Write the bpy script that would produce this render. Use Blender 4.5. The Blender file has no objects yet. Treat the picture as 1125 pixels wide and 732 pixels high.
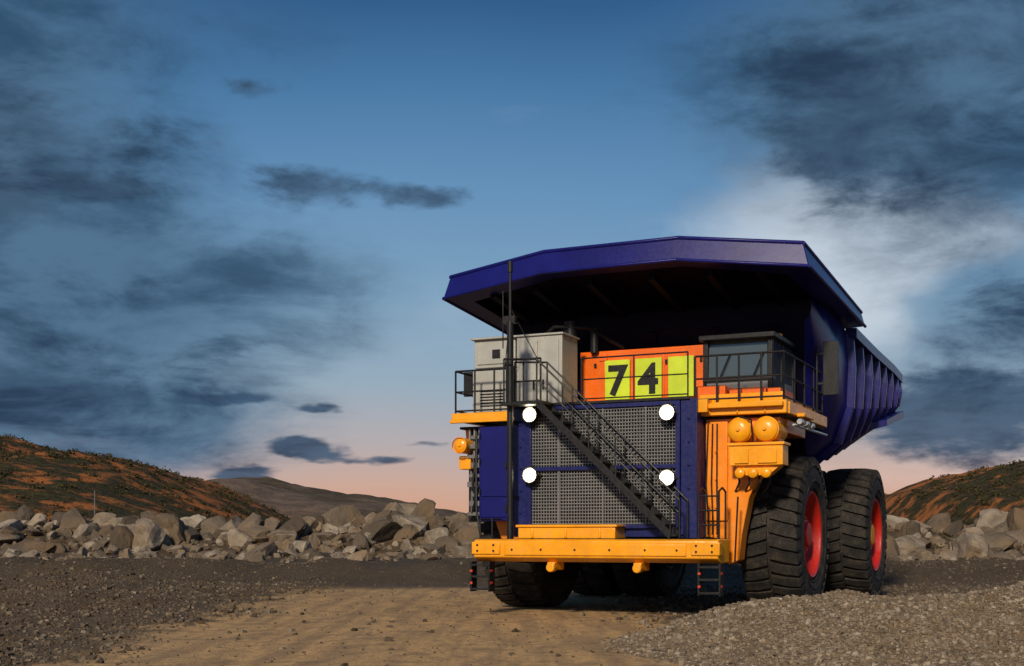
import bpy, bmesh, math, random
import numpy as np
from mathutils import Vector, Matrix
random.seed(5); rng=np.random.default_rng(7)
sc=bpy.context.scene
sc.view_settings.view_transform='Standard'
try: sc.view_settings.look='None'
except: pass
sc.view_settings.exposure=0
R=math.radians
def lin(c): 
    c=c/255.0
    return c/12.92 if c<=0.04045 else ((c+0.055)/1.055)**2.4
def S(r,g,b): return (lin(r),lin(g),lin(b),1)

# ---------------------------------------------------------------- node helper
class NT:
    def __init__(s,nt): s.nt=nt; s.n=nt.nodes; s.l=nt.links
    def put(s,sock,v):
        if v is None: return
        if isinstance(v,bpy.types.NodeSocket): s.l.new(v,sock)
        else: sock.default_value=v
    def math(s,op,a,b=None,c=None,clamp=False):
        m=s.n.new('ShaderNodeMath'); m.operation=op; m.use_clamp=clamp
        s.put(m.inputs[0],a); s.put(m.inputs[1],b); s.put(m.inputs[2],c); return m.outputs[0]
    def vmath(s,op,a,b=None):
        m=s.n.new('ShaderNodeVectorMath'); m.operation=op
        s.put(m.inputs[0],a); s.put(m.inputs[1],b)
        return m.outputs['Value'] if op in('LENGTH','DOT_PRODUCT') else m.outputs[0]
    def comb(s,x,y,z):
        m=s.n.new('ShaderNodeCombineXYZ'); s.put(m.inputs[0],x); s.put(m.inputs[1],y); s.put(m.inputs[2],z); return m.outputs[0]
    def sep(s,v):
        m=s.n.new('ShaderNodeSeparateXYZ'); s.put(m.inputs[0],v); return m.outputs
    def mr(s,v,a,b,c=0.0,d=1.0,smooth=True):
        m=s.n.new('ShaderNodeMapRange'); m.clamp=True
        if smooth: m.interpolation_type='SMOOTHSTEP'
        s.put(m.inputs[0],v)
        for i,x in zip((1,2,3,4),(a,b,c,d)): s.put(m.inputs[i],x)
        return m.outputs[0]
    def noise(s,vec,scale,detail=4,rough=.55,dist=0.0,out=0):
        m=s.n.new('ShaderNodeTexNoise'); s.put(m.inputs['Vector'],vec)
        m.inputs['Scale'].default_value=scale; m.inputs['Detail'].default_value=detail
        m.inputs['Roughness'].default_value=rough; m.inputs['Distortion'].default_value=dist
        return m.outputs[out]
    def voro(s,vec,scale,out='Distance',feature='F1'):
        m=s.n.new('ShaderNodeTexVoronoi'); m.feature=feature; s.put(m.inputs['Vector'],vec)
        m.inputs['Scale'].default_value=scale; return m.outputs[out]
    def mix(s,f,a,b,mode='MIX'):
        m=s.n.new('ShaderNodeMix'); m.data_type='RGBA'; m.blend_type=mode
        s.put(m.inputs[0],f); s.put(m.inputs[6],a); s.put(m.inputs[7],b); return m.outputs[2]
    def ramp(s,f,stops,interp='LINEAR'):
        m=s.n.new('ShaderNodeValToRGB'); cr=m.color_ramp; cr.interpolation=interp
        while len(cr.elements)<len(stops): cr.elements.new(0.5)
        for e,(p,c) in zip(cr.elements,stops): e.position=p; e.color=c
        s.put(m.inputs[0],f); return m.outputs[0]
    def bump(s,h,strength=.4,dist=.02,normal=None):
        m=s.n.new('ShaderNodeBump'); m.inputs['Strength'].default_value=strength
        m.inputs['Distance'].default_value=dist; s.put(m.inputs['Height'],h)
        if normal is not None: s.put(m.inputs['Normal'],normal)
        return m.outputs[0]
def newmat(name):
    m=bpy.data.materials.new(name); m.use_nodes=True
    t=NT(m.node_tree); b=m.node_tree.nodes['Principled BSDF']
    return m,t,b
def objc(t): 
    return t.n.new('ShaderNodeTexCoord').outputs['Object']
def paint(name,col,rough=.38,dirt=.35,metal=0.0,dust=(.20,.16,.12,1),spec=.5,bumpy=.15,rv=.14):
    m,t,b=newmat(name); o=objc(t)
    n1=t.noise(o,1.3,4,.65); n2=t.noise(o,14,3,.6); z=t.sep(o)[2]
    st=t.noise(t.vmath('MULTIPLY',o,(9,9,.7)),1.0,2,.6)
    var=t.mix(t.mr(n1,.35,.7),tuple(c*.84 for c in col[:3])+(1,),tuple(min(1,c*1.08) for c in col[:3])+(1,))
    lowd=t.mr(z,3.4,.6,0,.30)
    f=t.math('MULTIPLY',t.math('ADD',t.mr(n2,.42,.72),t.mr(st,.45,.75,0,.8)),t.math('ADD',t.mr(n1,.4,.75,0,.6),lowd))
    f=t.math('MULTIPLY',f,dirt,clamp=True)
    c=t.mix(f,var,dust)
    t.put(b.inputs['Base Color'],c)
    t.put(b.inputs['Roughness'],t.math('ADD',t.math('MULTIPLY',f,.4),t.mr(n2,.3,.8,rough-.05,rough+rv)))
    b.inputs['Metallic'].default_value=metal
    b.inputs['Specular IOR Level'].default_value=spec
    t.put(b.inputs['Normal'],t.bump(n1,bumpy,.03))
    return m
ORANGE=paint('orange_paint',(.86,.145,.005,1),.30,.3)
AMBER=paint('amber_paint',(.90,.26,.006,1),.30,.4)
YELLOW=paint('yellow_paint',(.93,.37,.006,1),.28,.36)
PURPLE=paint('indigo_paint',(.009,.010,.135,1),.34,.04,dust=(.02,.02,.09,1),spec=.28,bumpy=.08,rv=.02)
UNDER_SHADE=paint('underside_shade_indigo',(.004,.003,.018,1),.65,.15,dust=(.015,.012,.02,1),spec=.15)  # near-black indigo: the shade below the canopy is put into the colour
BLUE=paint('blue_paint',(.009,.013,.105,1),.36,.22,dust=(.045,.045,.065,1),spec=.35)
BLACK=paint('black_steel',(.009,.009,.011,1),.42,.22,dust=(.06,.05,.04,1),spec=.35)
DARK=paint('dark_chassis',(.014,.012,.013,1),.6,.5,dust=(.05,.04,.03,1),spec=.3)
GREY=paint('grey_steel',(.18,.18,.185,1),.4,.5,.3)
MESHG=paint('grille_wire',(.21,.21,.215,1),.4,.4,.3)
WHITE=paint('cabinet_white',(.40,.40,.375,1),.42,.7,dust=(.16,.13,.10,1))
RED=paint('rim_red',(.48,.012,.005,1),.4,.5,dust=(.12,.06,.04,1))
LIME=paint('number_plate_lime',(.58,.72,.02,1),.45,.1)
RUB,t,b=newmat('tyre_rubber'); o=objc(t)
n=t.noise(o,3,5,.7); n2=t.noise(o,30,3,.6)
f=t.math('MULTIPLY',t.mr(n,.35,.72),t.mr(n2,.3,.65))
t.put(b.inputs['Base Color'],t.mix(f,(.012,.011,.011,1),(.070,.056,.043,1)))
b.inputs['Roughness'].default_value=.8; b.inputs['Specular IOR Level'].default_value=.3
t.put(b.inputs['Normal'],t.bump(n2,.35,.02))
GLASS,t,b=newmat('cab_glass'); b.inputs['Base Color'].default_value=(.10,.125,.13,1); b.inputs['Roughness'].default_value=.05
b.inputs['Specular IOR Level'].default_value=1.0
b.inputs['Metallic'].default_value=.4
def lampmat(nm,col,st):
    m,t,b=newmat(nm); b.inputs['Base Color'].default_value=(1,1,1,1)
    b.inputs['Emission Color'].default_value=col; b.inputs['Emission Strength'].default_value=st; return m
LAMP=lampmat('lit_lamp',(1,.92,.68,1),22); LAMP2=lampmat('lamp_reflector_glow',(1,.62,.25,1),1.1)  # second one: warm glow around the bulb, put into the reflector as emission
SILVER=paint('lamp_silver',(.6,.6,.6,1),.25,.2,.6)
REFL=paint('reflector_red',(.6,.05,.02,1),.3,.2)

# ---------------------------------------------------------------- truck parts
TH=R(25)
truck=bpy.data.objects.new('haul_truck',None); sc.collection.objects.link(truck)
truck.location=(3.34,30.9,0); truck.rotation_euler=(0,0,-TH)
class P:
    def __init__(s,name,mat,bevel=.012,parent=truck):
        s.bm=bmesh.new(); s.name=name; s.mat=mat; s.bev=bevel; s.parent=parent
    def box(s,x0,x1,y0,y1,z0,z1):
        v=[s.bm.verts.new((x,y,z)) for x in(x0,x1) for y in(y0,y1) for z in(z0,z1)]
        for f in((0,1,3,2),(4,6,7,5),(0,4,5,1),(2,3,7,6),(0,2,6,4),(1,5,7,3)): s.bm.faces.new([v[i] for i in f])
        return s
    def prism(s,pts,axis,a,b):
        def mk(p,q):
            return {'y':(p[0],q,p[1]),'x':(q,p[0],p[1]),'z':(p[0],p[1],q)}[axis]
        A=[s.bm.verts.new(mk(p,a)) for p in pts]; B=[s.bm.verts.new(mk(p,b)) for p in pts]
        s.bm.faces.new(A[::-1]); s.bm.faces.new(B)
        for i in range(len(pts)):
            j=(i+1)%len(pts); s.bm.faces.new((A[i],A[j],B[j],B[i]))
        return s
    def hexa(s,v8):
        v=[s.bm.verts.new(p) for p in v8]
        for f in((0,1,2,3),(7,6,5,4),(0,4,5,1),(1,5,6,2),(2,6,7,3),(3,7,4,0)): s.bm.faces.new([v[i] for i in f])
    def cyl(s,p,q,r,seg=10,r2=None,cap=True):
        p=Vector(p);q=Vector(q);d=(q-p).normalized()
        a=d.orthogonal().normalized(); c=d.cross(a); r2=r if r2 is None else r2
        A=[];B=[]
        for i in range(seg):
            t=2*math.pi*i/seg; o=a*math.cos(t)+c*math.sin(t)
            A.append(s.bm.verts.new(p+o*r)); B.append(s.bm.verts.new(q+o*r2))
        for i in range(seg):
            j=(i+1)%seg; f=s.bm.faces.new((A[i],A[j],B[j],B[i])); f.smooth=True
        if cap: s.bm.faces.new(A[::-1]); s.bm.faces.new(B)
        return s
    def tube(s,pts,r,seg=8):
        for a,b in zip(pts[:-1],pts[1:]): s.cyl(a,b,r,seg)
        return s
    def lathe(s,prof,c,axis=(1,0,0),seg=48):
        d=Vector(axis).normalized(); a=d.orthogonal().normalized(); e=d.cross(a); c=Vector(c); rings=[]
        for (h,r) in prof:
            if r<1e-4: rings.append([s.bm.verts.new(c+d*h)]*seg); continue
            rings.append([s.bm.verts.new(c+d*h+(a*math.cos(2*math.pi*i/seg)+e*math.sin(2*math.pi*i/seg))*r) for i in range(seg)])
        for A,B in zip(rings[:-1],rings[1:]):
            for i in range(seg):
                j=(i+1)%seg; vs=[]
                for v in(A[i],A[j],B[j],B[i]):
                    if v not in vs: vs.append(v)
                if len(vs)>2:
                    f=s.bm.faces.new(vs); f.smooth=True
        return s
    def done(s,smooth_angle=35):
        bmesh.ops.recalc_face_normals(s.bm,faces=s.bm.faces)
        me=bpy.data.meshes.new(s.name); s.bm.to_mesh(me); s.bm.free()
        try: me.set_sharp_from_angle(angle=R(smooth_angle))
        except: pass
        ob=bpy.data.objects.new(s.name,me); sc.collection.objects.link(ob); me.materials.append(s.mat)
        if s.parent: ob.parent=s.parent
        if s.bev:
            m=ob.modifiers.new('bev','BEVEL'); m.width=s.bev; m.segments=2; m.limit_method='ANGLE'; m.angle_limit=R(40); m.harden_normals=False
        return ob

# wheels
TR=1.835
def wheel(nm,cx,cy,outer,hub=RED,rimmat=RED,steer=0):
    t=P('tyre_'+nm,RUB,0)
    c=(cx,cy,TR-.03)
    prof=[(-.45,.95),(-.56,.99),(-.64,1.15),(-.665,1.32),(-.65,1.5),(-.61,1.64),(-.54,1.72),(-.3,1.745),(0,1.75),(.3,1.745),(.54,1.72),(.61,1.64),(.65,1.5),(.665,1.32),(.64,1.15),(.56,.99),(.45,.95)]
    t.lathe(prof,c,seg=72)
    N=38; C=Vector(c)
    def pt(x,r,a): return C+Vector((x,r*math.cos(a),r*math.sin(a)))
    for sgn in(-1,1):
        for i in range(N):
            a0=2*math.pi*(i+(.5 if sgn>0 else 0))/N+rng.normal(0,.004)
            wr=rng.uniform(0,.014)
            xs=[.03*sgn,.34*sgn,.62*sgn]; off=[0,.04,.07]; rt=[TR-wr,TR-.004-wr,TR-.05-wr]; ww=[.056,.062,.066]
            for k in range(2):
                (x1,o1,r1,h1),(x2,o2,r2,h2)=[(xs[q],off[q],rt[q],ww[q]) for q in(k,k+1)]
                t.hexa([pt(x1,r1-.13,a0+o1-h1),pt(x2,r2-.13,a0+o2-h2),pt(x2,r2-.13,a0+o2+h2),pt(x1,r1-.13,a0+o1+h1),
                        pt(x1,r1,a0+o1-h1*.9),pt(x2,r2,a0+o2-h2*.9),pt(x2,r2,a0+o2+h2*.9),pt(x1,r1,a0+o1+h1*.9)])
            o=.075;h=.062;x=.60*sgn
            t.hexa([pt(x,1.56,a0+o-h*.7),pt(x,1.56,a0+o+h*.7),pt(x,1.76,a0+o+h),pt(x,1.76,a0+o-h),
                    pt(x+.07*sgn,1.58,a0+o-h*.6),pt(x+.07*sgn,1.58,a0+o+h*.6),pt(x+.03*sgn,1.78,a0+o+h*.9),pt(x+.03*sgn,1.78,a0+o-h*.9)])
    for sgn in(-1,1):
        t.lathe([(.655*sgn,1.22),(.672*sgn,1.235),(.672*sgn,1.25),(.66*sgn,1.265)],c,seg=72)
        t.lathe([(.60*sgn,1.06),(.625*sgn,1.07),(.635*sgn,1.09),(.625*sgn,1.11)],c,seg=72)
    t.done()
    s=outer
    r=P('rim_'+nm,rimmat,0)
    r.lathe([(.46*s,1.0),(.58*s,1.01),(.62*s,.975),(.60*s,.93),(.52*s,.91),(.46*s,.86),(.28*s,.82),(.18*s,.74),(.16*s,.60),(.20*s,.52)],c,seg=56)
    for i in range(28):
        a=2*math.pi*i/28
        p=C+Vector((.16*s,.67*math.cos(a),.67*math.sin(a))); r.cyl(p,p+Vector((.06*s,0,0)),.028,6)
    r.done()
    h=P('hub_'+nm,hub,.01)
    h.lathe([(.15*s,.54),(.36*s,.50),(.44*s,.42),(.46*s,.30),(.54*s,.26),(.56*s,0)],c,seg=32)
    for i in range(14):
        a=2*math.pi*i/14
        p=C+Vector((.43*s,.37*math.cos(a),.37*math.sin(a))); h.cyl(p,p+Vector((.05*s,0,0)),.03,6)
    h.done()
wheel('front_a',3.32,0,1)
wheel('front_b',-3.08,0,-1)
wheel('rear_outer_a',3.72,6.35,1,hub=YELLOW)
wheel('rear_inner_a',2.30,6.35,-1,hub=DARK,rimmat=DARK)
wheel('rear_outer_b',-3.72,6.35,-1,hub=YELLOW)
wheel('rear_inner_b',-2.15,6.35,1,hub=DARK,rimmat=DARK)

# chassis
ch=P('chassis_frame',DARK,.02)
for s in(-1,1):
    ch.box(min(s*.75,s*1.15),max(s*.75,s*1.15),-2.8,9.3,1.55,2.5)
ch.box(-1.0,1.0,-2.8,-2.1,1.3,2.0).box(-1.2,1.2,1.2,2.0,1.4,3.2).box(-1.2,1.2,4.2,4.9,1.5,2.9)
ch.cyl((-2.9,0,TR-.1),(2.9,0,TR-.1),.33,20).cyl((-2.6,0,TR-.1),(-1.7,0,TR-.1),.55,20).cyl((2.8,0,TR-.1),(1.7,0,TR-.1),.55,20)
ch.cyl((-3.6,6.35,TR),(3.6,6.35,TR),.62,24).cyl((-1.3,6.35,TR),(1.3,6.35,TR),.85,24)
ch.box(-1.72,1.72,-2.85,-.9,1.9,4.55).box(-1.4,1.4,-.9,3.0,2.3,4.3)
ch.cyl((1.85,0,1.6),(1.75,.2,4.3),.24,16).cyl((-1.85,0,1.6),(-1.75,.2,4.3),.24,16)
ch.cyl((1.5,3.2,2.0),(1.6,5.0,4.4),.2,16).cyl((-1.5,3.2,2.0),(-1.6,5.0,4.4),.2,16)
ch.box(-3.9,3.9,-2.5,1.5,4.30,4.36)
ch.box(1.45,3.0,1.9,3.6,1.4,2.9); ch.box(-3.0,-1.45,1.9,3.4,1.4,3.0)
ch.done()

# body
bd=P('dump_body',PURPLE,0)
st=[
 (0.2,[(3.85,7.35),(3.85,7.2),(3.85,7.0),(3.8,6.85),(3.7,6.75)]),
 (1.1,[(4.02,7.3),(4.02,6.7),(4.0,6.1),(3.85,5.5),(3.5,5.15)]),
 (2.2,[(4.08,7.2),(4.12,6.2),(4.1,5.2),(3.8,4.3),(3.3,3.85)]),
 (3.4,[(4.1,6.85),(4.16,6.0),(4.12,5.0),(3.8,4.1),(3.2,3.6)]),
 (6.5,[(4.15,6.75),(4.2,6.1),(4.12,5.3),(3.8,4.6),(3.2,4.15)]),
 (9.5,[(4.15,6.7),(4.2,6.2),(4.12,5.6),(3.8,5.1),(3.2,4.75)]),
 (11.1,[(4.15,6.6),(4.2,6.2),(4.12,5.8),(3.8,5.45),(3.2,5.15)])]
rows=[]
for v,pr in st:
    row=[bd.bm.verts.new((u,v,z)) for u,z in pr]+[bd.bm.verts.new((-u,v,z)) for u,z in pr[::-1]]
    rows.append(row)
for k,(A,B) in enumerate(zip(rows[:-1],rows[1:])):
    for i in range(len(A)-1):
        f=bd.bm.faces.new((A[i],A[i+1],B[i+1],B[i])); f.smooth=(i not in(4,))
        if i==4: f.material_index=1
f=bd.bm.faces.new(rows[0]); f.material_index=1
ob=bd.done(40); ob.data.materials.append(UNDER_SHADE)  # front wall and floor faces take the shade-darkened indigo
m=ob.modifiers.new('sol','SOLIDIFY'); m.thickness=.09; m.offset=-1
def interp(v):
    for (v0,a),(v1,b_) in zip(st[:-1],st[1:]):
        if v0<=v<=v1:
            k=(v-v0)/(v1-v0); return [(p[0]*(1-k)+q[0]*k,p[1]*(1-k)+q[1]*k) for p,q in zip(a,b_)]
rb=P('body_ribs',PURPLE,.01)
for v in(3.3,4.5,5.7,6.9,8.1,9.3,10.4,11.0):
    pr=interp(v)
    for s in(-1,1):
        for (u0,z0),(u1,z1) in zip(pr[:-1],pr[1:]):
            e=.17
            rb.hexa([(s*(u0-.02),v-.11,z0),(s*(u0-.02),v+.11,z0),(s*(u0+e),v+.08,z0),(s*(u0+e),v-.08,z0),
                     (s*(u1-.02),v-.11,z1),(s*(u1-.02),v+.11,z1),(s*(u1+e),v+.08,z1-.04),(s*(u1+e),v-.08,z1-.04)])
for s in(-1,1):
    for v0,v1,za,zb in((3.2,6.5,6.86,6.75),(6.5,9.5,6.75,6.70),(9.5,11.15,6.70,6.6)):
        a=4.08*s;b2=4.36*s
        rb.hexa([(a,v0,za-.12),(a,v1,zb-.12),(b2,v1,zb-.12),(b2,v0,za-.12),(a,v0,za+.14),(a,v1,zb+.14),(b2,v1,zb+.14),(b2,v0,za+.14)])
    a=3.75*s;b2=4.40*s
    rb.hexa([(a,7.6,4.72),(a,11.1,5.32),(b2,11.15,5.42),(b2,7.8,4.9),(a,7.6,4.95),(a,11.1,5.6),(b2,11.15,5.62),(b2,7.8,5.08)])
rb.done()
cp=P('body_canopy',PURPLE,.02)
top=[(-4.5,3.6,7.42),(-4.22,-2.35,7.98),(-1.6,-2.75,8.26),(1.6,-2.75,8.26),(4.22,-2.35,7.98),(4.42,3.5,7.42)]
out=[(-.10,0),(-.14,-.10),(0,-.12),(0,-.12),(.14,-.10),(.10,0)]
inn=[(.42,0),(.42,.45),(.05,.45),(-.05,.45),(-.42,.45),(-.42,0)]
dz=[.36,.52,.50,.50,.52,.36]
r0=[Vector(p) for p in top]
r1=[Vector((p[0]+o_[0],p[1]+o_[1],p[2]-d)) for p,o_,d in zip(top,out,dz)]
r2=[Vector((p[0]+i_[0],p[1]+i_[1],p[2]-d-.03)) for p,i_,d in zip(top,inn,dz)]
V=[[cp.bm.verts.new(p) for p in r] for r in(r0,r1,r2)]
for A,B in((V[0],V[1]),(V[1],V[2])):
    for i in range(5): cp.bm.faces.new((A[i],A[i+1],B[i+1],B[i]))
Bt=[cp.bm.verts.new((-1.6,3.6,7.62)),cp.bm.verts.new((1.6,3.6,7.62))]
cp.bm.faces.new((V[0][0],V[0][1],V[0][2],Bt[0])); cp.bm.faces.new((Bt[0],V[0][2],V[0][3],Bt[1])); cp.bm.faces.new((Bt[1],V[0][3],V[0][4],V[0][5]))
cp.bm.faces.new((V[0][0],V[1][0],V[2][0],V[2][5],V[1][5],V[0][5],Bt[1],Bt[0]))
cp.done()
# weld seams / stiffener along the canopy lip
cs=P('canopy_lip_trim',PURPLE,.006)
for a,b_ in zip(r0[:-1],r0[1:]):
    cs.cyl(a+Vector((0,0,.0)),b_+Vector((0,0,.0)),.045,8)
for a,b_ in zip(r1[:-1],r1[1:]): cs.cyl(a,b_,.04,8)
cs.done()
cu=P('canopy_underside',UNDER_SHADE,.01)
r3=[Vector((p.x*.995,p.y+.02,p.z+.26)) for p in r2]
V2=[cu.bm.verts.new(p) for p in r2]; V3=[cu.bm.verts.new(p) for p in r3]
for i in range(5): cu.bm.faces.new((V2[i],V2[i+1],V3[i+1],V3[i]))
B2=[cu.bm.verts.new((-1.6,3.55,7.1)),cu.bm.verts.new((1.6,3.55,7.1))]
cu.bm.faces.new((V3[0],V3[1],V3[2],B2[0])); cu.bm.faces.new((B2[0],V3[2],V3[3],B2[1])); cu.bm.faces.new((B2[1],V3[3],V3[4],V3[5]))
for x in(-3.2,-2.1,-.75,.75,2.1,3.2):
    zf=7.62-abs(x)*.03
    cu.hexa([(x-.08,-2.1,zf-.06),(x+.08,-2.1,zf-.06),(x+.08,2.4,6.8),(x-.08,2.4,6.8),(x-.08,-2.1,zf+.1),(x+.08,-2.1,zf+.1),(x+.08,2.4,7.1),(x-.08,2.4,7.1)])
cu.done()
fw=P('body_front_wall_beams',UNDER_SHADE,.01)
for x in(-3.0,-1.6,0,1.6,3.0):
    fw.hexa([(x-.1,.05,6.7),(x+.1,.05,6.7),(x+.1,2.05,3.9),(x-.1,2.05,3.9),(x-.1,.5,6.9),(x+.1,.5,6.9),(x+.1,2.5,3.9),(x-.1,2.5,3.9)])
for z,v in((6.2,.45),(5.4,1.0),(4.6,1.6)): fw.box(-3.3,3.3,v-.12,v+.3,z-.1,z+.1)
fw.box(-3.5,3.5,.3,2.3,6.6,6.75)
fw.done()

# front bumper
BL,BR=-2.86,2.78
bp=P('front_bumper',YELLOW,.02)
bp.prism([(-3.8,1.66),(-3.8,1.30),(-3.62,1.20),(-2.95,1.20),(-2.95,1.70),(-3.72,1.70)],'x',BL,BR)
bp.box(BL-.04,-2.2,-3.84,-3.6,1.36,1.64).box(-2.1,2.1,-3.835,-3.6,1.34,1.60).box(2.2,BR+.04,-3.84,-3.6,1.36,1.64)
bp.box(-1.85,.45,-3.62,-2.9,1.71,1.96).box(-1.9,.5,-3.66,-2.95,1.96,2.02)
for x in(-1.5,-.7,.1): bp.box(x-.03,x+.03,-3.65,-3.6,1.72,1.95)
for x in(-1.0,1.0): bp.box(x-.09,x+.09,-3.75,-3.2,1.02,1.2).cyl((x,-3.8,1.08),(x,-3.6,1.08),.10,16)
bp.done()
bb=P('bumper_bolts',BLACK,0)
for x in(-2.75,-2.35,2.32,2.66):
    for z in(1.44,1.57): bb.cyl((x,-3.87,z),(x,-3.84,z),.022,8)
for x in(-1.9,-1.2,-.4,.4,1.2,1.9): bb.cyl((x,-3.86,1.47),(x,-3.835,1.47),.022,8)
bb.box(BL+.02,BR-.02,-3.70,-2.98,1.704,1.712)
bb.done()
bs=P('bumper_steps',BLACK,.005)
rf=P('step_reflectors',REFL,.003)
for x0,x1 in((-2.95,-2.5),(2.35,2.80)):
    for x in(x0,x1): bs.box(x-.02,x+.02,-3.78,-3.5,.52,1.2)
    for z in(.58,.86,1.12): bs.box(x0,x1,-3.8,-3.5,z-.025,z+.025)
    for z in(.72,.99): rf.box(x1+.022,x1+.03,-3.75,-3.62,z-.03,z+.03); rf.box(x0-.01,x0+.05,-3.80,-3.782,z-.03,z+.02)
bs.done(); rf.done()

# grille
gr=P('radiator_grille',MESHG,0)
gx0,gx1=-1.82,1.68
n=52
for i in range(n+1):
    x=gx0+(gx1-gx0)*i/n; gr.box(x-.009,x+.009,-3.02,-3.0,2.02,4.6)
z=2.05
while z<4.6:
    gr.box(gx0,gx1,-3.038,-3.018,z-.010,z+.010); z+=.074
gr.done()
gf=P('grille_frame',BLUE,.008)
for x in(gx0,gx1): gf.box(x-.05,x+.05,-3.10,-2.9,1.95,4.68)
for z in(1.98,3.28,4.64): gf.box(gx0-.05,gx1+.05,-3.095,-2.9,z-.045,z+.045)
gf.box(-2.22,-1.88,-3.05,-2.3,1.75,4.72); gf.box(1.74,2.10,-3.05,-2.3,1.72,4.72)
gf.box(-1.88,1.74,-3.0,-2.86,1.75,1.94)
for z in(2.3,2.8,3.3,3.8,4.3):
    for x in(-2.05,1.92): gf.cyl((x,-3.09,z),(x,-3.04,z),.03,8)
gf.done()
gb=P('grille_mesh_clips',GREY,.003)
for x in(-1.1,-.05,.95): gb.box(x-.02,x+.02,-3.06,-3.04,2.02,4.6)
gb.done()
rd=P('radiator_core',DARK,0); rd.box(gx0,gx1,-2.94,-2.9,1.95,4.62); rd.done()
# lamps
ho=P('headlamp_housings',BLACK,.006); le=P('headlamp_bulbs',LAMP,0); lr=P('headlamp_reflectors',LAMP2,0)
for x,z in((-1.72,4.50),(1.50,4.42),(-1.72,3.14),(1.50,3.02)):
    ho.lathe([(0,0),(0,.12),(-.16,.185),(-.23,.19),(-.23,.168),(-.16,.16)],(x,-3.08,z),axis=(0,1,0),seg=24)
    ho.box(x-.03,x+.03,-3.1,-3.0,z-.24,z+.24).box(x-.2,x+.2,-3.12,-3.06,z-.03,z+.03)
    lr.lathe([(-.20,.162),(-.15,.092)],(x,-3.08,z),axis=(0,1,0),seg=24)
    le.lathe([(-.14,.096),(-.18,.08),(-.20,0)],(x,-3.08,z),axis=(0,1,0),seg=24)
ho.done(); le.done(); lr.done()

# blue cabinet
bc=P('blue_cabinet',PURPLE,.015)
bc.box(-3.18,-2.30,-2.9,-2.0,2.12,4.30)
bc.box(-3.12,-2.36,-2.93,-2.9,2.2,2.62).box(-3.12,-2.36,-2.93,-2.9,2.68,4.24)
bc.done()
bh=P('blue_cabinet_handles',BLACK,.003)
for z in(2.4,3.4): bh.box(-2.48,-2.44,-2.97,-2.93,z-.08,z+.08)
for z in(2.8,3.5,4.1): bh.cyl((-3.14,-2.94,z-.06),(-3.14,-2.94,z+.06),.02,8)
bh.done()
pp=P('side_pipes_and_valves',GREY,.004)
for i in range(4):
    x=-3.62+i*.13; pp.tube([(x,-2.5,4.3),(x,-2.5-.03*i,3.6),(x+.04,-2.45,3.0),(x,-2.4,2.2)],.032)
for k in range(9): pp.box(-3.62+.05*(k%3),-3.3+.04*(k%2),-2.64,-2.5,2.25+k*.225,2.33+k*.225+.04*(k%2))
pp.done()
pq=P('side_bracket',BLACK,.004); pq.box(-3.70,-3.22,-2.4,-2.3,2.1,4.3).tube([(-3.3,-2.55,2.2),(-3.45,-2.7,3.0),(-3.3,-2.6,4.2)],.03).tube([(-3.5,-2.62,2.3),(-3.3,-2.72,2.9),(-3.5,-2.6,3.7)],.025); pq.done()
# deck
dk=P('deck_beams',YELLOW,.015)
dk.box(1.95,3.95,-2.75,-2.55,4.36,4.64).box(3.80,3.98,-2.55,1.4,4.36,4.62)
dk.box(1.86,2.3,-2.95,-2.6,4.42,4.70).box(2.3,3.9,-2.9,-2.75,4.5,4.60)
dk.box(-3.98,-2.35,-2.75,-2.55,4.50,4.66).box(-3.98,-3.80,-2.55,1.2,4.48,4.64)
dk.box(-3.98,-2.3,-2.85,-2.75,4.42,4.50)
for x in(2.3,2.9,3.5): dk.box(x-.02,x+.02,-2.78,-2.75,4.38,4.5)
dk.box(3.98,4.15,-1.9,-.9,4.34,4.42)
dk.done()
dp=P('deck_plates',BLACK,.006); dp.box(-3.8,3.8,-2.55,1.4,4.56,4.63).box(-2.35,1.95,-3.1,-2.55,4.70,4.76); dp.done()
# amber structure
og=P('fender_panel',AMBER,.015)
og.prism([(2.12,4.34),(3.75,4.34),(3.72,3.5),(3.35,3.2),(3.08,2.6),(2.92,1.8),(2.86,1.25),(2.62,1.15),(2.5,1.7),(2.12,1.75)],'y',-2.45,-2.0)
og.box(2.14,2.62,-2.52,-2.45,2.1,4.25).box(2.7,3.6,-2.5,-2.45,3.8,4.3)
og.prism([(-2.3,4.34),(-3.9,4.34),(-3.8,3.3),(-3.2,2.4),(-2.9,1.6),(-2.3,1.6)],'y',-2.2,-1.95)
for z in(2.4,3.0,3.6): og.cyl((2.38,-2.56,z),(2.38,-2.5,z),.04,8)
og.box(2.95,3.8,-2.0,-.2,4.0,4.3)
og.done()
tk=P('air_tanks',YELLOW,.01)
for x,z,r_ in((2.98,4.02,1),(3.55,4.02,1),(-3.72,3.9,.72)):
    tk.lathe([(-.56*r_,0),(-.555*r_,.10*r_),(-.53*r_,.19*r_),(-.47*r_,.252*r_),(.5,.252*r_),(.55,0)],(x,-2.45,z),axis=(0,1,0),seg=32)
    tk.lathe([(-.42,.252*r_),(-.42,.272*r_),(-.36,.272*r_),(-.36,.252*r_)],(x,-2.45,z),axis=(0,1,0),seg=32)
    tk.cyl((x,-2.45-.60*r_,z),(x,-2.45-.54*r_,z),.04,10)
tk.box(2.78,3.92,-2.95,-2.45,3.26,3.68).box(2.74,3.96,-2.99,-2.4,3.68,3.74).box(2.9,3.2,-2.99,-2.95,3.3,3.62).box(3.4,3.8,-2.99,-2.95,3.3,3.62)
tk.prism([(2.85,3.26),(3.85,3.26),(3.6,3.05),(3.1,3.05)],'y',-2.85,-2.5)
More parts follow.
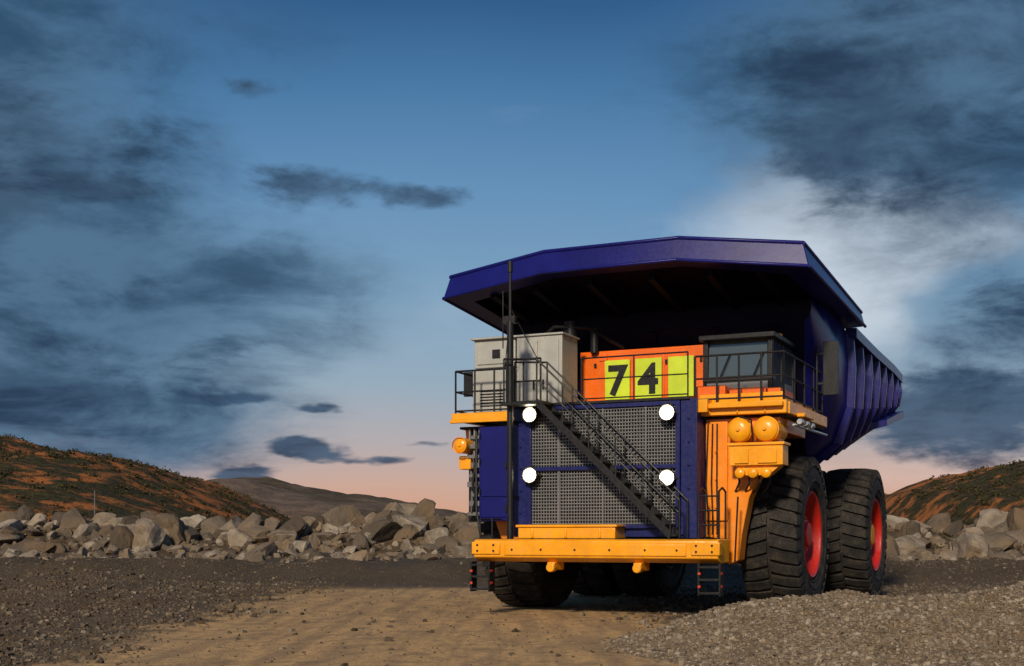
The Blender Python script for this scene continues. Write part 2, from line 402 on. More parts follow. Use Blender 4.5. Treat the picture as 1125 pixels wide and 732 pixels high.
for x in(3.0,3.28,3.56): tk.lathe([(0,.11),(-.1,.11),(-.14,.05),(-.14,0)],(x,-2.85,3.10),axis=(0,1,0),seg=20)
tk.box(-3.86,-3.55,-2.6,-2.3,3.35,3.66)
tk.done()
ho2=P('hoses',BLACK,0)
for k in range(4):
    x=2.9+.22*k
    ho2.tube([(x,-2.62,3.1),(x+.03,-2.7,2.9),(x-.1,-2.5,2.75),(x-.25,-2.2,2.7)],.022)
ho2.tube([(2.98,-2.9,4.3),(3.26,-2.98,4.22),(3.27,-2.9,3.75)],.018)
for k in range(3): ho2.tube([(2.2+.1*k,-2.56,1.8),(2.22+.1*k,-2.62,2.2),(2.16+.12*k,-2.58,2.9),(2.2+.1*k,-2.55,4.2)],.016)
ho2.done()
sl=P('side_lamps',SILVER,.004)
for k in range(3):
    sl.lathe([(-.2,0),(-.2,.06),(-.05,.08),(.12,.05),(.12,0)],(4.08,-1.9+.55*k,4.22),axis=(0,1,0),seg=16)
sl.cyl((4.0,-2.3,4.14),(4.12,.6,4.12),.03,8)
sl.done()

# cab
cb=P('cab_shell',BLACK,.02)
X0,X1,Y0,Y1=1.80,3.38,-1.6,.7
Z0,Z1=4.64,6.28
def pillar(x,y,w=.06): cb.box(x-w,x+w,y-w,y+w,Z0,Z1-.1)
for x in(X0+.06,X1-.06):
    for y in(Y0+.06,Y1-.06): pillar(x,y)
pillar(X1-.06,-.55,.05)
cb.box(X0-.06,X1+.08,Y0-.14,Y1+.08,Z1-.14,Z1-.02)
cb.box(X0,X1,Y0,Y1,Z0,Z0+.62)
cb.box(X0+.02,X0+.06,Y0+.1,Y1,Z0,Z1-.1)
cb.box(X0+.1,X1-.1,Y1-.08,Y1-.02,Z0,Z1-.1)
cb.box(X0,X1,Y0-.02,Y0+.02,Z0+.58,Z0+.66)
cb.done()
cg=P('cab_windows',GLASS,0)
cg.hexa([(X0+.1,Y0+.05,Z0+.62),(X1-.1,Y0+.05,Z0+.62),(X1-.1,Y0+.07,Z0+.62),(X0+.1,Y0+.07,Z0+.62),(X0+.1,Y0+.12,Z1-.14),(X1-.1,Y0+.12,Z1-.14),(X1-.1,Y0+.14,Z1-.14),(X0+.1,Y0+.14,Z1-.14)])
cg.box(X1-.06,X1-.04,Y0+.1,Y1-.1,Z0+.62,Z1-.14).done()
cd=P('cab_door_panel',GREY,.01); cd.box(X1,X1+.03,-.5,.55,Z0+.08,Z0+.6).box(X0+.1,X1-.1,Y0-.03,Y0,Z0+.3,Z0+.55); cd.done()
cw=P('cab_wipers',BLACK,0)
for x in(2.2,2.95): cw.tube([(x,Y0-.03,Z0+.66),(x+.22,Y0+.03,Z0+1.2)],.016,6)
cw.done()
cbx=P('deck_toolbox',ORANGE,.015)
cbx.box(1.9,2.55,-2.45,-1.75,4.64,5.04).box(2.6,3.4,-2.3,-1.75,4.64,4.98).box(3.44,3.72,-2.3,-1.0,4.64,4.95)
cbx.done()
cbv=P('deck_tray',YELLOW,.01); cbv.box(2.0,3.85,-2.52,-2.47,4.64,4.84).box(3.76,3.80,-2.45,1.2,4.64,4.78); cbv.done()

# orange cabinet w/ number plates
oc=P('control_cabinet',ORANGE,.02)
oc.box(-1.62,1.6,-.5,.15,4.63,6.25)
for a_,b_ in((-1.58,-.95),(-.90,.55),(.6,1.56)): oc.box(a_,b_,-.53,-.5,4.7,6.2)
oc.box(-1.1,-.9,-.56,-.53,6.0,6.1).box(.9,1.1,-.56,-.53,6.0,6.1)
oc.done()
npl=P('number_plates',LIME,.004)
for a_,b_ in((-.93,-.30),(-.16,.50),(.66,1.28)): npl.box(a_,b_,-.60,-.57,5.05,6.0)
npl.done()
cl=P('cabinet_latches',BLACK,.003)
for x in(-1.2,-.05,.6,1.45):
    for z in(4.95,5.9): cl.box(x-.03,x+.03,-.565,-.53,z-.05,z+.05)
cl.done()
for ch_,x in(('7',-.615),('4',.17)):
    cu_=bpy.data.curves.new('digit_'+ch_,'FONT'); cu_.body=ch_; cu_.size=.98; cu_.align_x='CENTER'; cu_.extrude=.006; cu_.offset=.030
    ob=bpy.data.objects.new('digit_'+ch_,cu_); sc.collection.objects.link(ob); ob.parent=truck
    ob.location=(x,-.61,5.18); ob.rotation_euler=(R(90),0,0); cu_.materials.append(BLACK)
# white cabinets
wc=P('electrical_cabinets',WHITE,.015)
wc.box(-3.72,-2.62,-2.15,-1.2,4.63,5.75).box(-2.56,-1.40,-2.15,-1.2,4.63,6.45).box(-3.70,-2.62,-2.1,-1.2,5.78,6.45)
wc.box(-3.64,-2.70,-2.18,-2.15,4.72,5.68).box(-3.62,-2.70,-2.13,-2.10,5.86,6.38).box(-2.48,-2.02,-2.18,-2.15,4.72,6.36).box(-1.94,-1.48,-2.18,-2.15,4.72,6.36)
wc.box(-3.76,-1.36,-2.2,-1.15,6.45,6.50)
wc.done()
wl=P('cabinet_fittings',BLACK,.003)
for x in(-2.1,-1.86,-2.8): wl.box(x-.02,x+.02,-2.22,-2.18,5.2,5.42)
for k in range(6): wl.box(-3.5,-2.85,-2.195,-2.181,4.85+k*.07,4.88+k*.07)
wl.cyl((-1.7,-.9,6.4),(-1.7,-.9,6.95),.16,16).cyl((-1.2,-.6,6.2),(-1.2,-.6,6.8),.1,12)
wl.tube([(-2.2,-1.5,6.5),(-2.0,-1.2,6.8),(-1.3,-.8,6.8),(-.6,-.2,6.35)],.05)
wl.box(-3.2,-3.0,-2.16,-2.13,6.0,6.2)
wl.done()

# rails
rl=P('handrails',BLACK,0)
def rail(pts,h=1.02,n=3,mid=True,r=.024):
    for a,b in zip(pts[:-1],pts[1:]):
        a=Vector(a);b=Vector(b); H=Vector((0,0,h))
        rl.cyl(a+H,b+H,r,8)
        if mid: rl.cyl(a+H*.52,b+H*.52,r*.85,8)
        rl.cyl(a+H*.08,b+H*.08,r*.85,8)
        for i in range(n+1):
            p=a.lerp(b,i/n); rl.cyl(p,p+H,r,8)
d=4.64
rail([(-3.92,.9,d),(-3.92,-2.65,d),(-2.4,-2.65,d)],1.02,3)
rail([(-2.4,-3.05,d+.1),(-1.55,-3.05,d+.1)],1.05,2)
rail([(-.55,-3.05,d+.1),(1.9,-3.05,d+.1)],.98,2,r=.018)
rail([(1.95,-2.68,d),(3.88,-2.68,d),(3.88,1.3,d)],1.02,4)
rail([(-2.4,-3.05,d+.1),(-2.4,-2.65,d)],1.02,1)
# stairs
A=Vector((-1.35,0,4.72));B=Vector((1.72,0,1.78))
stp=P('diagonal_stairway',BLACK,.004)
for y in(-3.72,-3.14):
    w=.10
    stp.hexa([(A.x,y-.02,A.z-w),(A.x,y+.02,A.z-w),(B.x,y+.02,B.z-w),(B.x,y-.02,B.z-w),(A.x,y-.02,A.z+w),(A.x,y+.02,A.z+w),(B.x,y+.02,B.z+w),(B.x,y-.02,B.z+w)])
ns=13
for i in range(ns+1):
    p=A.lerp(B,i/ns); stp.box(p.x-.14,p.x+.12,-3.70,-3.16,p.z-.02,p.z+.02)
stp.box(-2.2,-1.2,-3.75,-3.05,4.68,4.75)
stp.done()
for y in(-3.72,-3.14):
    for hh in(.95,.5):
        rl.cyl(A+Vector((0,y,hh)),B+Vector((0,y,hh)),.022,8)
    for i in range(6):
        p=A.lerp(B,i/5)+Vector((0,y,0)); rl.cyl(p,p+Vector((0,0,.95)),.02,8)
    rl.tube([B+Vector((0,y,.95)),B+Vector((.2,y,.75)),B+Vector((.2,y,-.05))],.022)
    rl.cyl(A+Vector((0,y,.95)),A+Vector((-.8,y,1.0)),.022,8); rl.cyl(A+Vector((-.8,y,1.0)),A+Vector((-.8,y,0)),.022,8)
for x in(2.30,2.74):
    rl.tube([(x,-3.6,1.7),(x,-3.6,2.7),(x,-3.35,2.78),(x,-3.1,2.7),(x,-3.1,1.7)],.022)
for z in(2.0,2.3,2.6): rl.cyl((2.30,-3.6,z),(2.74,-3.6,z),.018,8)
for x in(-2.8,-2.5): rl.tube([(x,-3.6,1.7),(x,-3.6,2.15),(x,-3.1,2.15)],.02)
rl.tube([(-3.0,-3.0,1.3),(-3.2,-3.0,2.4),(-3.25,-2.9,4.2)],.03)
rl.tube([(2.9,-2.95,1.2),(2.98,-3.0,2.6)],.02)
rl.done()
# mast
ms=P('antenna_mast',BLACK,.004)
ms.cyl((-2.12,-3.45,1.7),(-2.12,-3.45,6.6),.075,14).cyl((-2.12,-3.45,6.6),(-2.12,-3.45,7.7),.035,12)
ms.cyl((-2.12,-3.45,7.7),(-2.12,-3.45,7.95),.06,12)
ms.box(-2.16,-2.08,-3.45,-3.0,4.3,4.38).box(-2.16,-2.08,-3.45,-3.0,2.6,2.68)
ms.box(-2.28,-1.98,-3.5,-3.36,6.55,6.72).cyl((-2.3,-3.45,6.0),(-2.3,-3.45,7.3),.015,6)
ms.tube([(-2.12,-3.45,6.9),(-1.6,-3.0,5.7)],.012,6)
ms.tube([(-2.12,-3.45,6.9),(-2.6,-2.7,5.7)],.012,6)
ms.done()
mi=P('mirrors',BLACK,.015)
mi.box(4.05,4.40,.55,.65,5.05,6.3).box(3.9,4.1,.58,.62,5.3,5.36).box(3.9,4.1,.58,.62,6.0,6.06)
mi.cyl((3.9,.6,4.6),(3.9,.6,6.2),.03,8)
mi.box(-4.3,-4.0,-1.5,-1.42,5.2,5.8).cyl((-3.95,-1.46,4.6),(-3.95,-1.46,5.8),.025,8)
mi.done()
bk=P('beacon',YELLOW,0); bk.lathe([(0,.09),(.14,.08),(.18,0)],(3.2,-.2,6.28),axis=(0,0,1),seg=16); bk.done()

# ---------------------------------------------------------------- noise / terrain
tab=rng.random((256,256))
def vn(x,y,s=0):
    x=x+s*37.3;y=y+s*91.7
    xi=np.floor(x).astype(int);yi=np.floor(y).astype(int);fx=x-xi;fy=y-yi
    fx=fx*fx*(3-2*fx);fy=fy*fy*(3-2*fy)
    a=tab[xi&255,yi&255];b=tab[(xi+1)&255,yi&255];c=tab[xi&255,(yi+1)&255];d=tab[(xi+1)&255,(yi+1)&255]
    return (a*(1-fx)+b*fx)*(1-fy)+(c*(1-fx)+d*fx)*fy
def fbm(x,y,o=4,s=0):
    r=0;a=.5;t_=0
    for i in range(o): r=r+a*(vn(x*2**i,y*2**i,s+i)-.5);t_+=a;a*=.55
    return r/t_*2
def sst(a,b,x):
    t_=np.clip((x-a)/(b-a),0,1);return t_*t_*(3-2*t_)
def trackm(x,y):
    return (1-sst(3.9,5.9,np.abs(x+1.6)+1.5*fbm(x/3,y/3,3,9)))
PY=84.0
ppx=np.array([-400,0,60,120,180,240,300,370,450,500,560,700,900,980,1060,1125,1500])
ppy=np.array([558,561,553,570,557,573,569,561,548,560,568,578,570,563,566,560,560])
def pile(x,y):
    px=x/PY*1400+562.5
    top=1.75+(590-np.interp(px,ppx,ppy))*PY/1400
    cyy=PY+2.5*fbm(x/9,y*0,2,4)
    return np.clip(top-.75-.55,0,9)*(np.exp(-((y-cyy)/6.0)**2))*(.85+.3*fbm(x/4,y/4,3,3))
def ground(x,y):
    n=.07*fbm(x/5,y/5,4,1)+.045*fbm(x/.9,y/.9,3,2)*(1-.75*trackm(x,y))
    intr=np.exp(-(((x-4.5)/6.5)**4+((y-34)/8.0)**4))
    n=n*(1-intr)
    edge=50+3.0*fbm(x/7,x*0,2,6)
    be=.55*sst(edge-3.5,edge+2.5,y)+.42*np.exp(-((y-edge-1)/2.2)**2)*(1+1.1*fbm(x/3,y/3,4,5))
    be=be*(1+.3*fbm(x/5,y/5,3,8))
    lft=.55*np.exp(-(((x+12.5)/4.2)**2))*np.exp(-((y-36)/7)**2)*(1+.8*fbm(x/2,y/2,3,15))
    rut=-.035*(np.exp(-((x+4.0+.02*(y-20))/.5)**2)+np.exp(-((x-.3+.02*(y-20))/.5)**2))*sst(45,38,y)
    return n+be+lft+pile(x,y)+rut*(1-intr)
MXX=[-5,1.2,1.8,2.4,3.3,4.3,5.1,6.5,8.4,20,40]; MHH=[0,0,.06,.20,.58,.84,.84,.80,.97,1.0,1.0]
def mound(x,y):
    xx=x+.45*fbm(x/1.6,y/1.6,3,12)
    h=np.interp(xx,MXX,MHH)
    yc=21.2+.5*fbm(x/2.5,x*0,2,17)
    g_=np.where(y<yc,np.exp(-((y-yc)/2.5)**2)*.86+.14*np.exp(-((y-yc)/7)**2),np.exp(-((y-yc)/1.4)**2))
    # second smaller heap nearer the camera on the right
    h2=.30*np.exp(-((x-5.6)/1.5)**2-((y-18.2)/1.0)**2)
    return h*g_*(1+.22*fbm(x/1.1,y/1.1,4,13))+h2*(1+.3*fbm(x,y,3,19))
def mesh_np(name,v,f,mat,smooth=False):
    v=np.asarray(v,dtype=np.float32);f=np.asarray(f,dtype=np.int32)
    me=bpy.data.meshes.new(name); k=f.shape[1]
    me.vertices.add(len(v)); me.vertices.foreach_set('co',v.ravel())
    me.loops.add(f.size); me.loops.foreach_set('vertex_index',f.ravel())
    me.polygons.add(len(f)); me.polygons.foreach_set('loop_start',np.arange(0,f.size,k,dtype=np.int32))
    me.update(calc_edges=True)
    me.polygons.foreach_set('use_smooth',np.full(len(f),smooth,dtype=bool))
    me.materials.append(mat); ob=bpy.data.objects.new(name,me); sc.collection.objects.link(ob); return ob
def gridmesh(name,xs,ys,fn,mat,smooth=True):
    X,Y=np.meshgrid(xs,ys); Z=fn(X,Y); v=np.stack([X,Y,Z],-1).reshape(-1,3)
    nx,ny=len(xs),len(ys); i=np.arange(nx-1);j=np.arange(ny-1); I,J=np.meshgrid(i,j); a=(J*nx+I).ravel()
    f=np.stack([a,a+1,a+nx+1,a+nx],-1)
    return mesh_np(name,v,f,mat,smooth)

# ground material
def gravel_mat(name,track,k=1.0):
    m,t,b=newmat(name); o=objc(t); x,y,z=t.sep(o)
    big=t.noise(o,.22,3,.6); med=t.noise(o,1.6,4,.65); fine=t.noise(o,16,3,.7)
    vc=t.sep(t.voro(o,17,'Color'))[0]; vd=t.voro(o,17)
    q=lambda r,g_,b_:(r*k,g_*k,b_*k,1)
    g=t.ramp(t.math('ADD',t.math('MULTIPLY',vc,.55),t.math('MULTIPLY',fine,.5)),[(.15,q(.10,.073,.047)),(.5,q(.23,.168,.108)),(.85,q(.42,.325,.23))])
    g=t.mix(t.mr(big,.35,.7),g,t.mix(.6,g,q(.20,.135,.075)))
    g=t.mix(t.mr(med,.35,.7,0,.6),g,q(.14,.09,.05))
    h=t.math('ADD',t.math('MULTIPLY',t.mr(vd,0,.6,1,0),.6),t.math('MULTIPLY',fine,.7))
    if track:
        dx=t.math('ABSOLUTE',t.math('ADD',x,1.6))
        dn=t.math('ADD',dx,t.math('MULTIPLY',t.math('SUBTRACT',t.noise(o,.33,5,.65),.5),5.5))
        mk=t.mr(dn,5.6,4.6); mk=t.math('MULTIPLY',mk,t.mr(y,46,41))
        streak=t.noise(t.vmath('MULTIPLY',o,(2.4,.22,1)),1.0,4,.6)
        tc=t.mix(t.mr(streak,.35,.68),(.56,.345,.15,1),(.33,.21,.105,1))
        tc=t.mix(t.mr(med,.42,.70,0,.75),tc,(.19,.13,.075,1))
        tc=t.mix(t.math('MULTIPLY',t.mr(vc,.78,.85),.5),tc,(.17,.13,.09,1))
        mk2=t.math('MULTIPLY',mk,t.mr(med,.28,.48,.55,1.0))
        g=t.mix(t.mr(y,44,50,0,.6),g,(.055,.042,.029,1))
        g=t.mix(mk2,g,tc)
        far=t.mr(y,60,95)
        earth=t.mix(t.mr(med,.4,.6),(.17,.11,.058,1),(.085,.06,.037,1))
        g=t.mix(far,g,earth)
        h=t.math('MULTIPLY',h,t.math('SUBTRACT',1.0,t.math('MULTIPLY',mk,.72)))
    t.put(b.inputs['Base Color'],g); b.inputs['Roughness'].default_value=.92; b.inputs['Specular IOR Level'].default_value=.2
    t.put(b.inputs['Normal'],t.bump(h,.9,.06))
    return m
GM=gravel_mat('gravel_ground',True,.52); MM=gravel_mat('gravel_heap',False,1.0)
side=np.concatenate([np.geomspace(24,2500,60)[1:]])
xs=np.concatenate([-side[::-1],np.arange(-24,24.01,.17),side])
ys=np.concatenate([[-2500,-600,-150,-40,0,6,10],np.arange(13,62,.17),np.arange(62,100,.6),np.geomspace(100,4000,50)])
gridmesh('ground',xs,ys,ground,GM)
gm_ob=gridmesh('gravel_mound',np.arange(-.5,24,.09),np.arange(12,27.5,.09),lambda x,y:ground(x,y)+mound(x,y)-.05,MM)

# stones
def stones(n,xr,yr,fn,smin,smax,dens):
    X=rng.uniform(*xr,n*3);Y=rng.uniform(*yr,n*3)
    ok=(np.abs(X)<Y*.46+1)&(rng.random(n*3)<dens(X,Y)); X=X[ok][:n];Y=Y[ok][:n]; k=len(X)
    s=smin*np.exp(rng.exponential(.42,k)); s=np.minimum(s,smax)
    base=np.array([[a,b_,c] for a in(-1,1) for b_ in(-1,1) for c in(-1,1)],float)
    P_=base[None]*(1+rng.uniform(-.45,.25,(k,8,3)))*np.stack([rng.uniform(.5,1,k),rng.uniform(.5,1,k),rng.uniform(.35,.75,k)],-1)[:,None]
    a=rng.uniform(0,6.28,k);ca,sa=np.cos(a),np.sin(a);tl=rng.normal(0,.4,k);ct,stt=np.cos(tl),np.sin(tl)
    x,y,z=P_[...,0],P_[...,1],P_[...,2]
    y,z=y*ct[:,None]-z*stt[:,None],y*stt[:,None]+z*ct[:,None]
    x,y=x*ca[:,None]-y*sa[:,None],x*sa[:,None]+y*ca[:,None]
    Q=np.stack([x,y,z],-1)*s[:,None,None]*.5
    Q+=np.stack([X,Y,fn(X,Y)+s*.12],-1)[:,None]
    F=np.array([[0,1,3,2],[4,6,7,5],[0,4,5,1],[2,3,7,6],[0,2,6,4],[1,5,7,3]])
    f=(F[None]+8*np.arange(k)[:,None,None]).reshape(-1,4)
    return Q.reshape(-1,3),f
def stone_mat(name,c0,c1,c2,sc_=1.0,dustc=(.20,.14,.085,1)):
    m,t,b=newmat(name); g=t.n.new('ShaderNodeNewGeometry'); o=objc(t)
    r=g.outputs['Random Per Island']
    col=t.ramp(r,[(0,c0),(.5,c1),(1,c2)])
    nn=t.noise(o,2.2*sc_,5,.7); col=t.mix(t.mr(nn,.35,.7,0,.7),col,tuple(c*.5 for c in c1[:3])+(1,))
    dst=t.mr(t.noise(o,.8*sc_,2,.5),.45,.7,0,.7); col=t.mix(dst,col,dustc)
    t.put(b.inputs['Base Color'],col); b.inputs['Roughness'].default_value=.9; b.inputs['Specular IOR Level'].default_value=.2
    t.put(b.inputs['Normal'],t.bump(t.noise(o,7*sc_,4,.7),.6,.08/sc_))
    return m
SM=stone_mat('gravel_stone',(.048,.036,.025,1),(.115,.086,.060,1),(.27,.22,.165,1),6,dustc=(.12,.08,.047,1))
SM2=stone_mat('mound_stone',(.10,.078,.054,1),(.22,.17,.122,1),(.42,.35,.27,1),6)
def dens(x,y): return np.clip((1-trackm(x,y)*.965),0,1)*np.clip(28/y,0,1)**1.2
v1,f1=stones(62000,(-26,26),(14,60),ground,.028,.15,dens)
mesh_np('gravel',v1,f1,SM)
v2,f2=stones(34000,(-.5,14),(13,24),lambda x,y:ground(x,y)+mound(x,y)-.05,.022,.10,lambda x,y:sst(.02,.10,mound(x,y)))
ob=mesh_np('mound_stones',v2,f2,SM2); ob.parent=gm_ob

# boulders
bm=bmesh.new(); bmesh.ops.create_icosphere(bm,subdivisions=3,radius=1)
iv=np.array([v.co[:] for v in bm.verts]); ifc=np.array([[v.index for v in f.verts] for f in bm.faces]); bm.free()
bases=[]
for k in range(14):
    p=iv.copy()
    for j in range(13):
        nrm=rng.normal(size=3);nrm/=np.linalg.norm(nrm); dd=rng.uniform(.42,.8)
        ex=np.maximum(0,p@nrm-dd); p-=ex[:,None]*nrm
    p*=(1+.03*rng.normal(size=(len(p),1)))
    p*=rng.uniform(.7,1.25,3)*np.array([1.15,1,.85]); bases.append(p)
def boulders(name,N,mat,sampler):
    Vs=[];Fs=[];o_=0
    for i in range(N):
        x,y,s,z=sampler(i)
        q=Matrix.Rotation(rng.uniform(0,6.28),3,'Z')@Matrix.Rotation(rng.normal(0,.5),3,'X')@Matrix.Rotation(rng.uniform(0,6.28),3,'Z')
        p=bases[rng.integers(14)]@np.array(q).T*s; p=p+np.array([x,y,z])
        Vs.append(p);Fs.append(ifc+o_);o_+=len(p)
    ob=mesh_np(name,np.concatenate(Vs),np.concatenate(Fs),mat)
BM=stone_mat('boulder_rock',(.075,.057,.041,1),(.175,.135,.098,1),(.36,.30,.235,1),.55,dustc=(.18,.118,.066,1))
def smp(i):
    y=PY+rng.normal(-3.0,4.6); x=rng.uniform(-50,50)
    s=.24*math.exp(rng.exponential(.58)); s=min(s,1.5)
    if rng.random()<.40: y=PY-rng.uniform(4,22); s=min(s*.6,.7)
    z=float(ground(np.array([x]),np.array([y]))[0])+s*.12
    return x,y,s,z
boulders('boulder_pile',3500,BM,smp)

# hills
def ridge(x,Y,pts):
    a=np.array(pts,float); X=(a[:,0]-562.5)/1400*Y; Z=1.75+(590-a[:,1])/1400*Y
    return np.interp(x,X,Z)
def hills(x,y):
    h1=ridge(x,270,[(-700,470),(-200,462),(-60,470),(0,482),(40,496),(75,511),(112,506),(150,513),(200,526),(245,546),(300,573),(340,592),(900,594),(960,575),(985,545),(1020,537),(1060,523),(1100,516),(1140,506),(1300,495),(1800,490)])
    h2=ridge(x,430,[(-700,520),(0,530),(180,545),(250,529),(290,528),(330,538),(400,547),(450,554),(560,573),(760,583),(940,575),(1000,560),(1200,545),(1800,540)])
    n=fbm(x/22,y/22,5,20); n2=fbm(x/5,y/5,3,24)
    a=(h1)*sst(120,262,y)*(1-sst(290,360,y)*.75); b_=h2*sst(300,425,y)*(1-.6*sst(450,600,y))
    hh=np.maximum(a,b_)
    return hh*(1+.12*n)+.5*n2*np.clip(hh/8,0,1)+.3-1.2*(1-sst(118,135,y))
HM,t,b=newmat('hill_soil'); o=objc(t); x_,y_,z_=t.sep(o)
n1=t.noise(o,.03,4,.65); n2=t.noise(o,.16,5,.7); n3=t.noise(o,.9,3,.7)
soil=t.mix(t.mr(n2,.35,.62),(.33,.115,.035,1),(.15,.07,.032,1))
quarry=t.mix(t.mr(n2,.35,.65),(.17,.125,.095,1),(.10,.075,.06,1))
veg=t.mix(t.mr(n3,.3,.7),(.020,.020,.010,1),(.060,.050,.022,1))
c=t.mix(t.mr(t.math('ADD',t.math('MULTIPLY',n2,.6),t.math('MULTIPLY',n1,.45)),.47,.56),soil,veg)
farm=t.mr(y_,300,380)
c=t.mix(farm,c,t.mix(t.mr(n1,.45,.6,0,.6),quarry,veg))
t.put(b.inputs['Base Color'],c); b.inputs['Roughness'].default_value=.95; b.inputs['Specular IOR Level'].default_value=.1
t.put(b.inputs['Normal'],t.bump(n3,.6,.8))
gridmesh('hills',np.arange(-420,421,2.0),np.concatenate([np.arange(116,300,1.8),np.arange(300,620,4)]),hills,HM)

# shrubs
LM,t,b=newmat('shrub_foliage'); g=t.n.new('ShaderNodeNewGeometry'); o=objc(t)
t.put(b.inputs['Base Color'],t.mix(t.noise(o,.25,2,.5),t.ramp(g.outputs['Random Per Island'],[(0,(.020,.022,.009,1)),(1,(.070,.060,.026,1))]),(.045,.036,.016,1)))
b.inputs['Roughness'].default_value=.8; b.inputs['Specular IOR Level'].default_value=.15
def leafclumps(cx,cy,cz,r,nl,ls):
    k=len(cx); d_=rng.normal(size=(k,nl,3)); d_/=np.linalg.norm(d_,axis=2,keepdims=True)
    rad=rng.uniform(.3,1,(k,nl,1))**.6*(1+.35*rng.normal(size=(k,nl,1)))
    c_=d_*rad*r[:,None,None]*np.array([1,1,.65]); c_[...,2]=np.abs(c_[...,2])
    c_+=np.stack([cx,cy,cz],-1)[:,None]; c_=c_.reshape(-1,3); M=len(c_)
    a=rng.normal(size=(M,3));a/=np.linalg.norm(a,axis=1,keepdims=True); b2=np.cross(a,rng.normal(size=(M,3)));b2/=np.linalg.norm(b2,axis=1,keepdims=True)
    sz=np.repeat(r,nl)[:,None]*ls*rng.uniform(.6,1.4,(M,1))
    v=np.stack([c_+a*sz,c_+b2*sz*.6,c_-a*sz,c_-b2*sz*.6],1).reshape(-1,3)
    return v,np.arange(4*M).reshape(-1,4)
N=5200
X=rng.uniform(-200,230,N*3);Y=rng.uniform(126,300,N*3)
keep=(fbm(X/18,Y/18,3,31)+rng.uniform(-.45,.45,N*3)>.0)&((X<-35)|(X>50)); X=X[keep][:N];Y=Y[keep][:N]
v1,f1=leafclumps(X,Y,hills(X,Y)-.2,rng.uniform(.35,1.3,len(X)),38,.24)
X=rng.uniform(-46,46,260);Y=PY+rng.uniform(-9,6,260); 
v2,f2=leafclumps(X,Y,ground(X,Y),rng.uniform(.25,.6,260),60,.14)
X=rng.uniform(-75,75,500);Y=rng.uniform(95,118,500)
v3,f3=leafclumps(X,Y,ground(X,Y),rng.uniform(.5,1.3,500),60,.2)
mesh_np('shrubs',np.concatenate([v1,v2,v3]),np.concatenate([f1,f2+len(v1),f3+len(v1)+len(v2)]),LM)

up=P('utility_pole',GREY,0,parent=None); up.cyl((-46.5,142,1),(-46.5,142,6.9),.09,8,.05); up.done()

# ---------------------------------------------------------------- world
w=bpy.data.worlds.new('World'); sc.world=w; w.use_nodes=True
t=NT(w.node_tree); bg=w.node_tree.nodes['Background']
g=t.vmath('NORMALIZE',t.n.new('ShaderNodeTexCoord').outputs['Generated'])
x,y,z=t.sep(g)
az=t.math('ARCTAN2',x,y); el=t.math('ARCSINE',z)
def eo(y_): return math.atan((590-y_)/1400)
wn=t.noise(t.vmath('MULTIPLY',g,(1,1,2)),9,4,.6,out=1)
wl_=t.noise(g,3,1,.5)
ele=t.math('ADD',el,t.math('MULTIPLY',t.math('SUBTRACT',wl_,.5),.06))
stops=[(-.02,S(176,132,112)),(eo(568),S(214,160,134)),(eo(538),S(206,166,150)),(eo(500),S(184,170,171)),(eo(430),S(150,171,188)),(eo(330),S(124,161,191)),(eo(220),S(100,145,186)),(eo(100),S(70,121,167)),(eo(0),S(42,90,139)),(.9,S(34,70,112))]
base=t.ramp(t.mr(ele,-.1,1.0,smooth=False),[((p+.1)/1.1,c) for p,c in stops])
sky=t.n.new('ShaderNodeTexSky'); sky.sky_type='NISHITA'; sky.sun_disc=False; sky.sun_elevation=R(28); sky.sun_rotation=R(197)
nis=t.vmath('MULTIPLY',sky.outputs[0],(.07,.07,.07))
base=t.mix(.10,base,nis)
V2=t.comb(az,el,0.0)
V2=t.vmath('ADD',V2,t.vmath('MULTIPLY',t.vmath('SUBTRACT',wn,(.5,.5,.5)),(.085,.034,0)))
zz=t.math('ADD',t.math('MAXIMUM',z,0.0),.10)
pc=t.comb(t.math('DIVIDE',x,zz),t.math('DIVIDE',y,zz),0.0)
nA=t.noise(pc,1.3,6,.62,.6)
nB=t.noise(t.vmath('MULTIPLY',g,(1,1,2.4)),9,7,.64,.3)
nn=t.math('ADD',t.math('MULTIPLY',nA,.42),t.math('MULTIPLY',nB,.58))
nn=t.math('ADD',t.math('MULTIPLY',t.math('SUBTRACT',nn,.5),3.4),.5)
def blobs(lst):
    tot=None
    for (px,py,rx,ry,s) in lst:
        a0=math.atan((px-562.5)/1400); e0=math.atan((590-py)/1400*math.cos(a0))
        d=t.vmath('SUBTRACT',V2,(a0,e0,0)); d=t.vmath('MULTIPLY',d,(1400/rx,1400/ry,0)); L=t.vmath('LENGTH',d)
        m=t.mr(L,1.5,0.0,0.0,s)
        tot=m if tot is None else t.math('ADD',tot,m)
    return tot
soft=blobs([(-60,340,390,200,1.7),(0,150,200,120,.8),(330,320,240,90,.5),(1100,370,190,120,1.0),(40,0,400,110,.9),(1040,80,340,180,1.7),(0,470,330,55,1.3)])
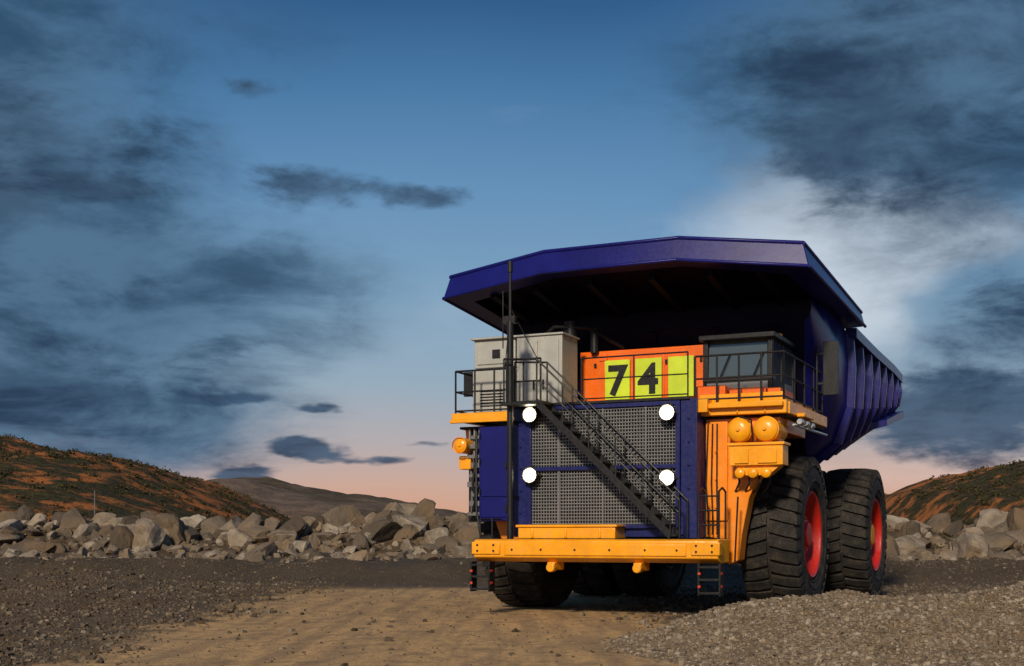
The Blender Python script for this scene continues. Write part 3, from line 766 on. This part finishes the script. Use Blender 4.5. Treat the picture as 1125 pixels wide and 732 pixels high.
hard=blobs([(30,130,190,70,1.05),(100,205,70,16,.9),(350,205,85,34,1.15),(462,214,56,16,1.1),(290,95,70,18,.9),(250,385,80,20,.8),(345,496,56,11,1.4),(265,522,64,12,1.4),(430,505,56,7,1.1),(480,491,38,6,.9),(350,452,40,7,1.1),(240,442,60,7,.9),(1040,60,240,130,1.0),(920,180,120,70,.7),(1090,330,120,50,.85),(1060,455,190,65,1.5),(60,445,240,36,1.1),(180,487,110,14,.8),(20,300,230,50,.8),(20,390,220,40,.8)])
bright=blobs([(915,250,150,95,1.1),(1060,262,140,36,.9),(950,370,70,80,.7),(10,190,50,70,.5),(640,350,260,90,.4),(50,492,90,7,.9),(1000,520,200,25,.6),(300,560,400,30,.3)])
Bm=t.mr(t.math('ADD',t.math('MULTIPLY',bright,.8),t.math('MULTIPLY',nn,.35)),.25,1.0,0,.85)
Sm=t.mr(t.math('ADD',t.math('MULTIPLY',soft,.62),t.math('MULTIPLY',nn,.34)),.36,1.05,0,.92)
Dm=t.mr(t.math('ADD',t.math('MULTIPLY',hard,.60),t.math('MULTIPLY',nn,.55)),.58,.96,0,.92)
warm=t.mr(el,.02,.13)
c=t.mix(Bm,base,t.mix(warm,S(222,186,172),S(204,214,224)))
softc=t.mix(t.mr(nn,.2,.9),S(80,112,140),S(48,77,104))
c=t.mix(Sm,c,softc)
hardc=t.mix(t.mr(nn,.3,1.0),S(66,92,118),S(40,59,83))
c=t.mix(Dm,c,hardc)
w.node_tree.links.new(c,bg.inputs[0]); bg.inputs[1].default_value=1.0
try:
    w.cycles.sampling_method='MANUAL'; w.cycles.sample_map_resolution=256
except: pass

# sun
sd=bpy.data.lights.new('sun','SUN'); sd.energy=3.7; sd.angle=R(6); sd.color=(1,.86,.66)
so=bpy.data.objects.new('sun',sd); sc.collection.objects.link(so)
dirv=Vector((-.24,-.78,.43)); so.rotation_euler=dirv.to_track_quat('Z','Y').to_euler(); so.location=(-20,-20,30)
# camera
cd_=bpy.data.cameras.new('camera'); cam=bpy.data.objects.new('camera',cd_); sc.collection.objects.link(cam); sc.camera=cam
cam.location=(0,0,1.75); cam.rotation_euler=(R(90),0,0)
cd_.sensor_width=36; cd_.lens=1400/1125*36; cd_.shift_y=224/1125; cd_.clip_end=8000; cd_.clip_start=.1
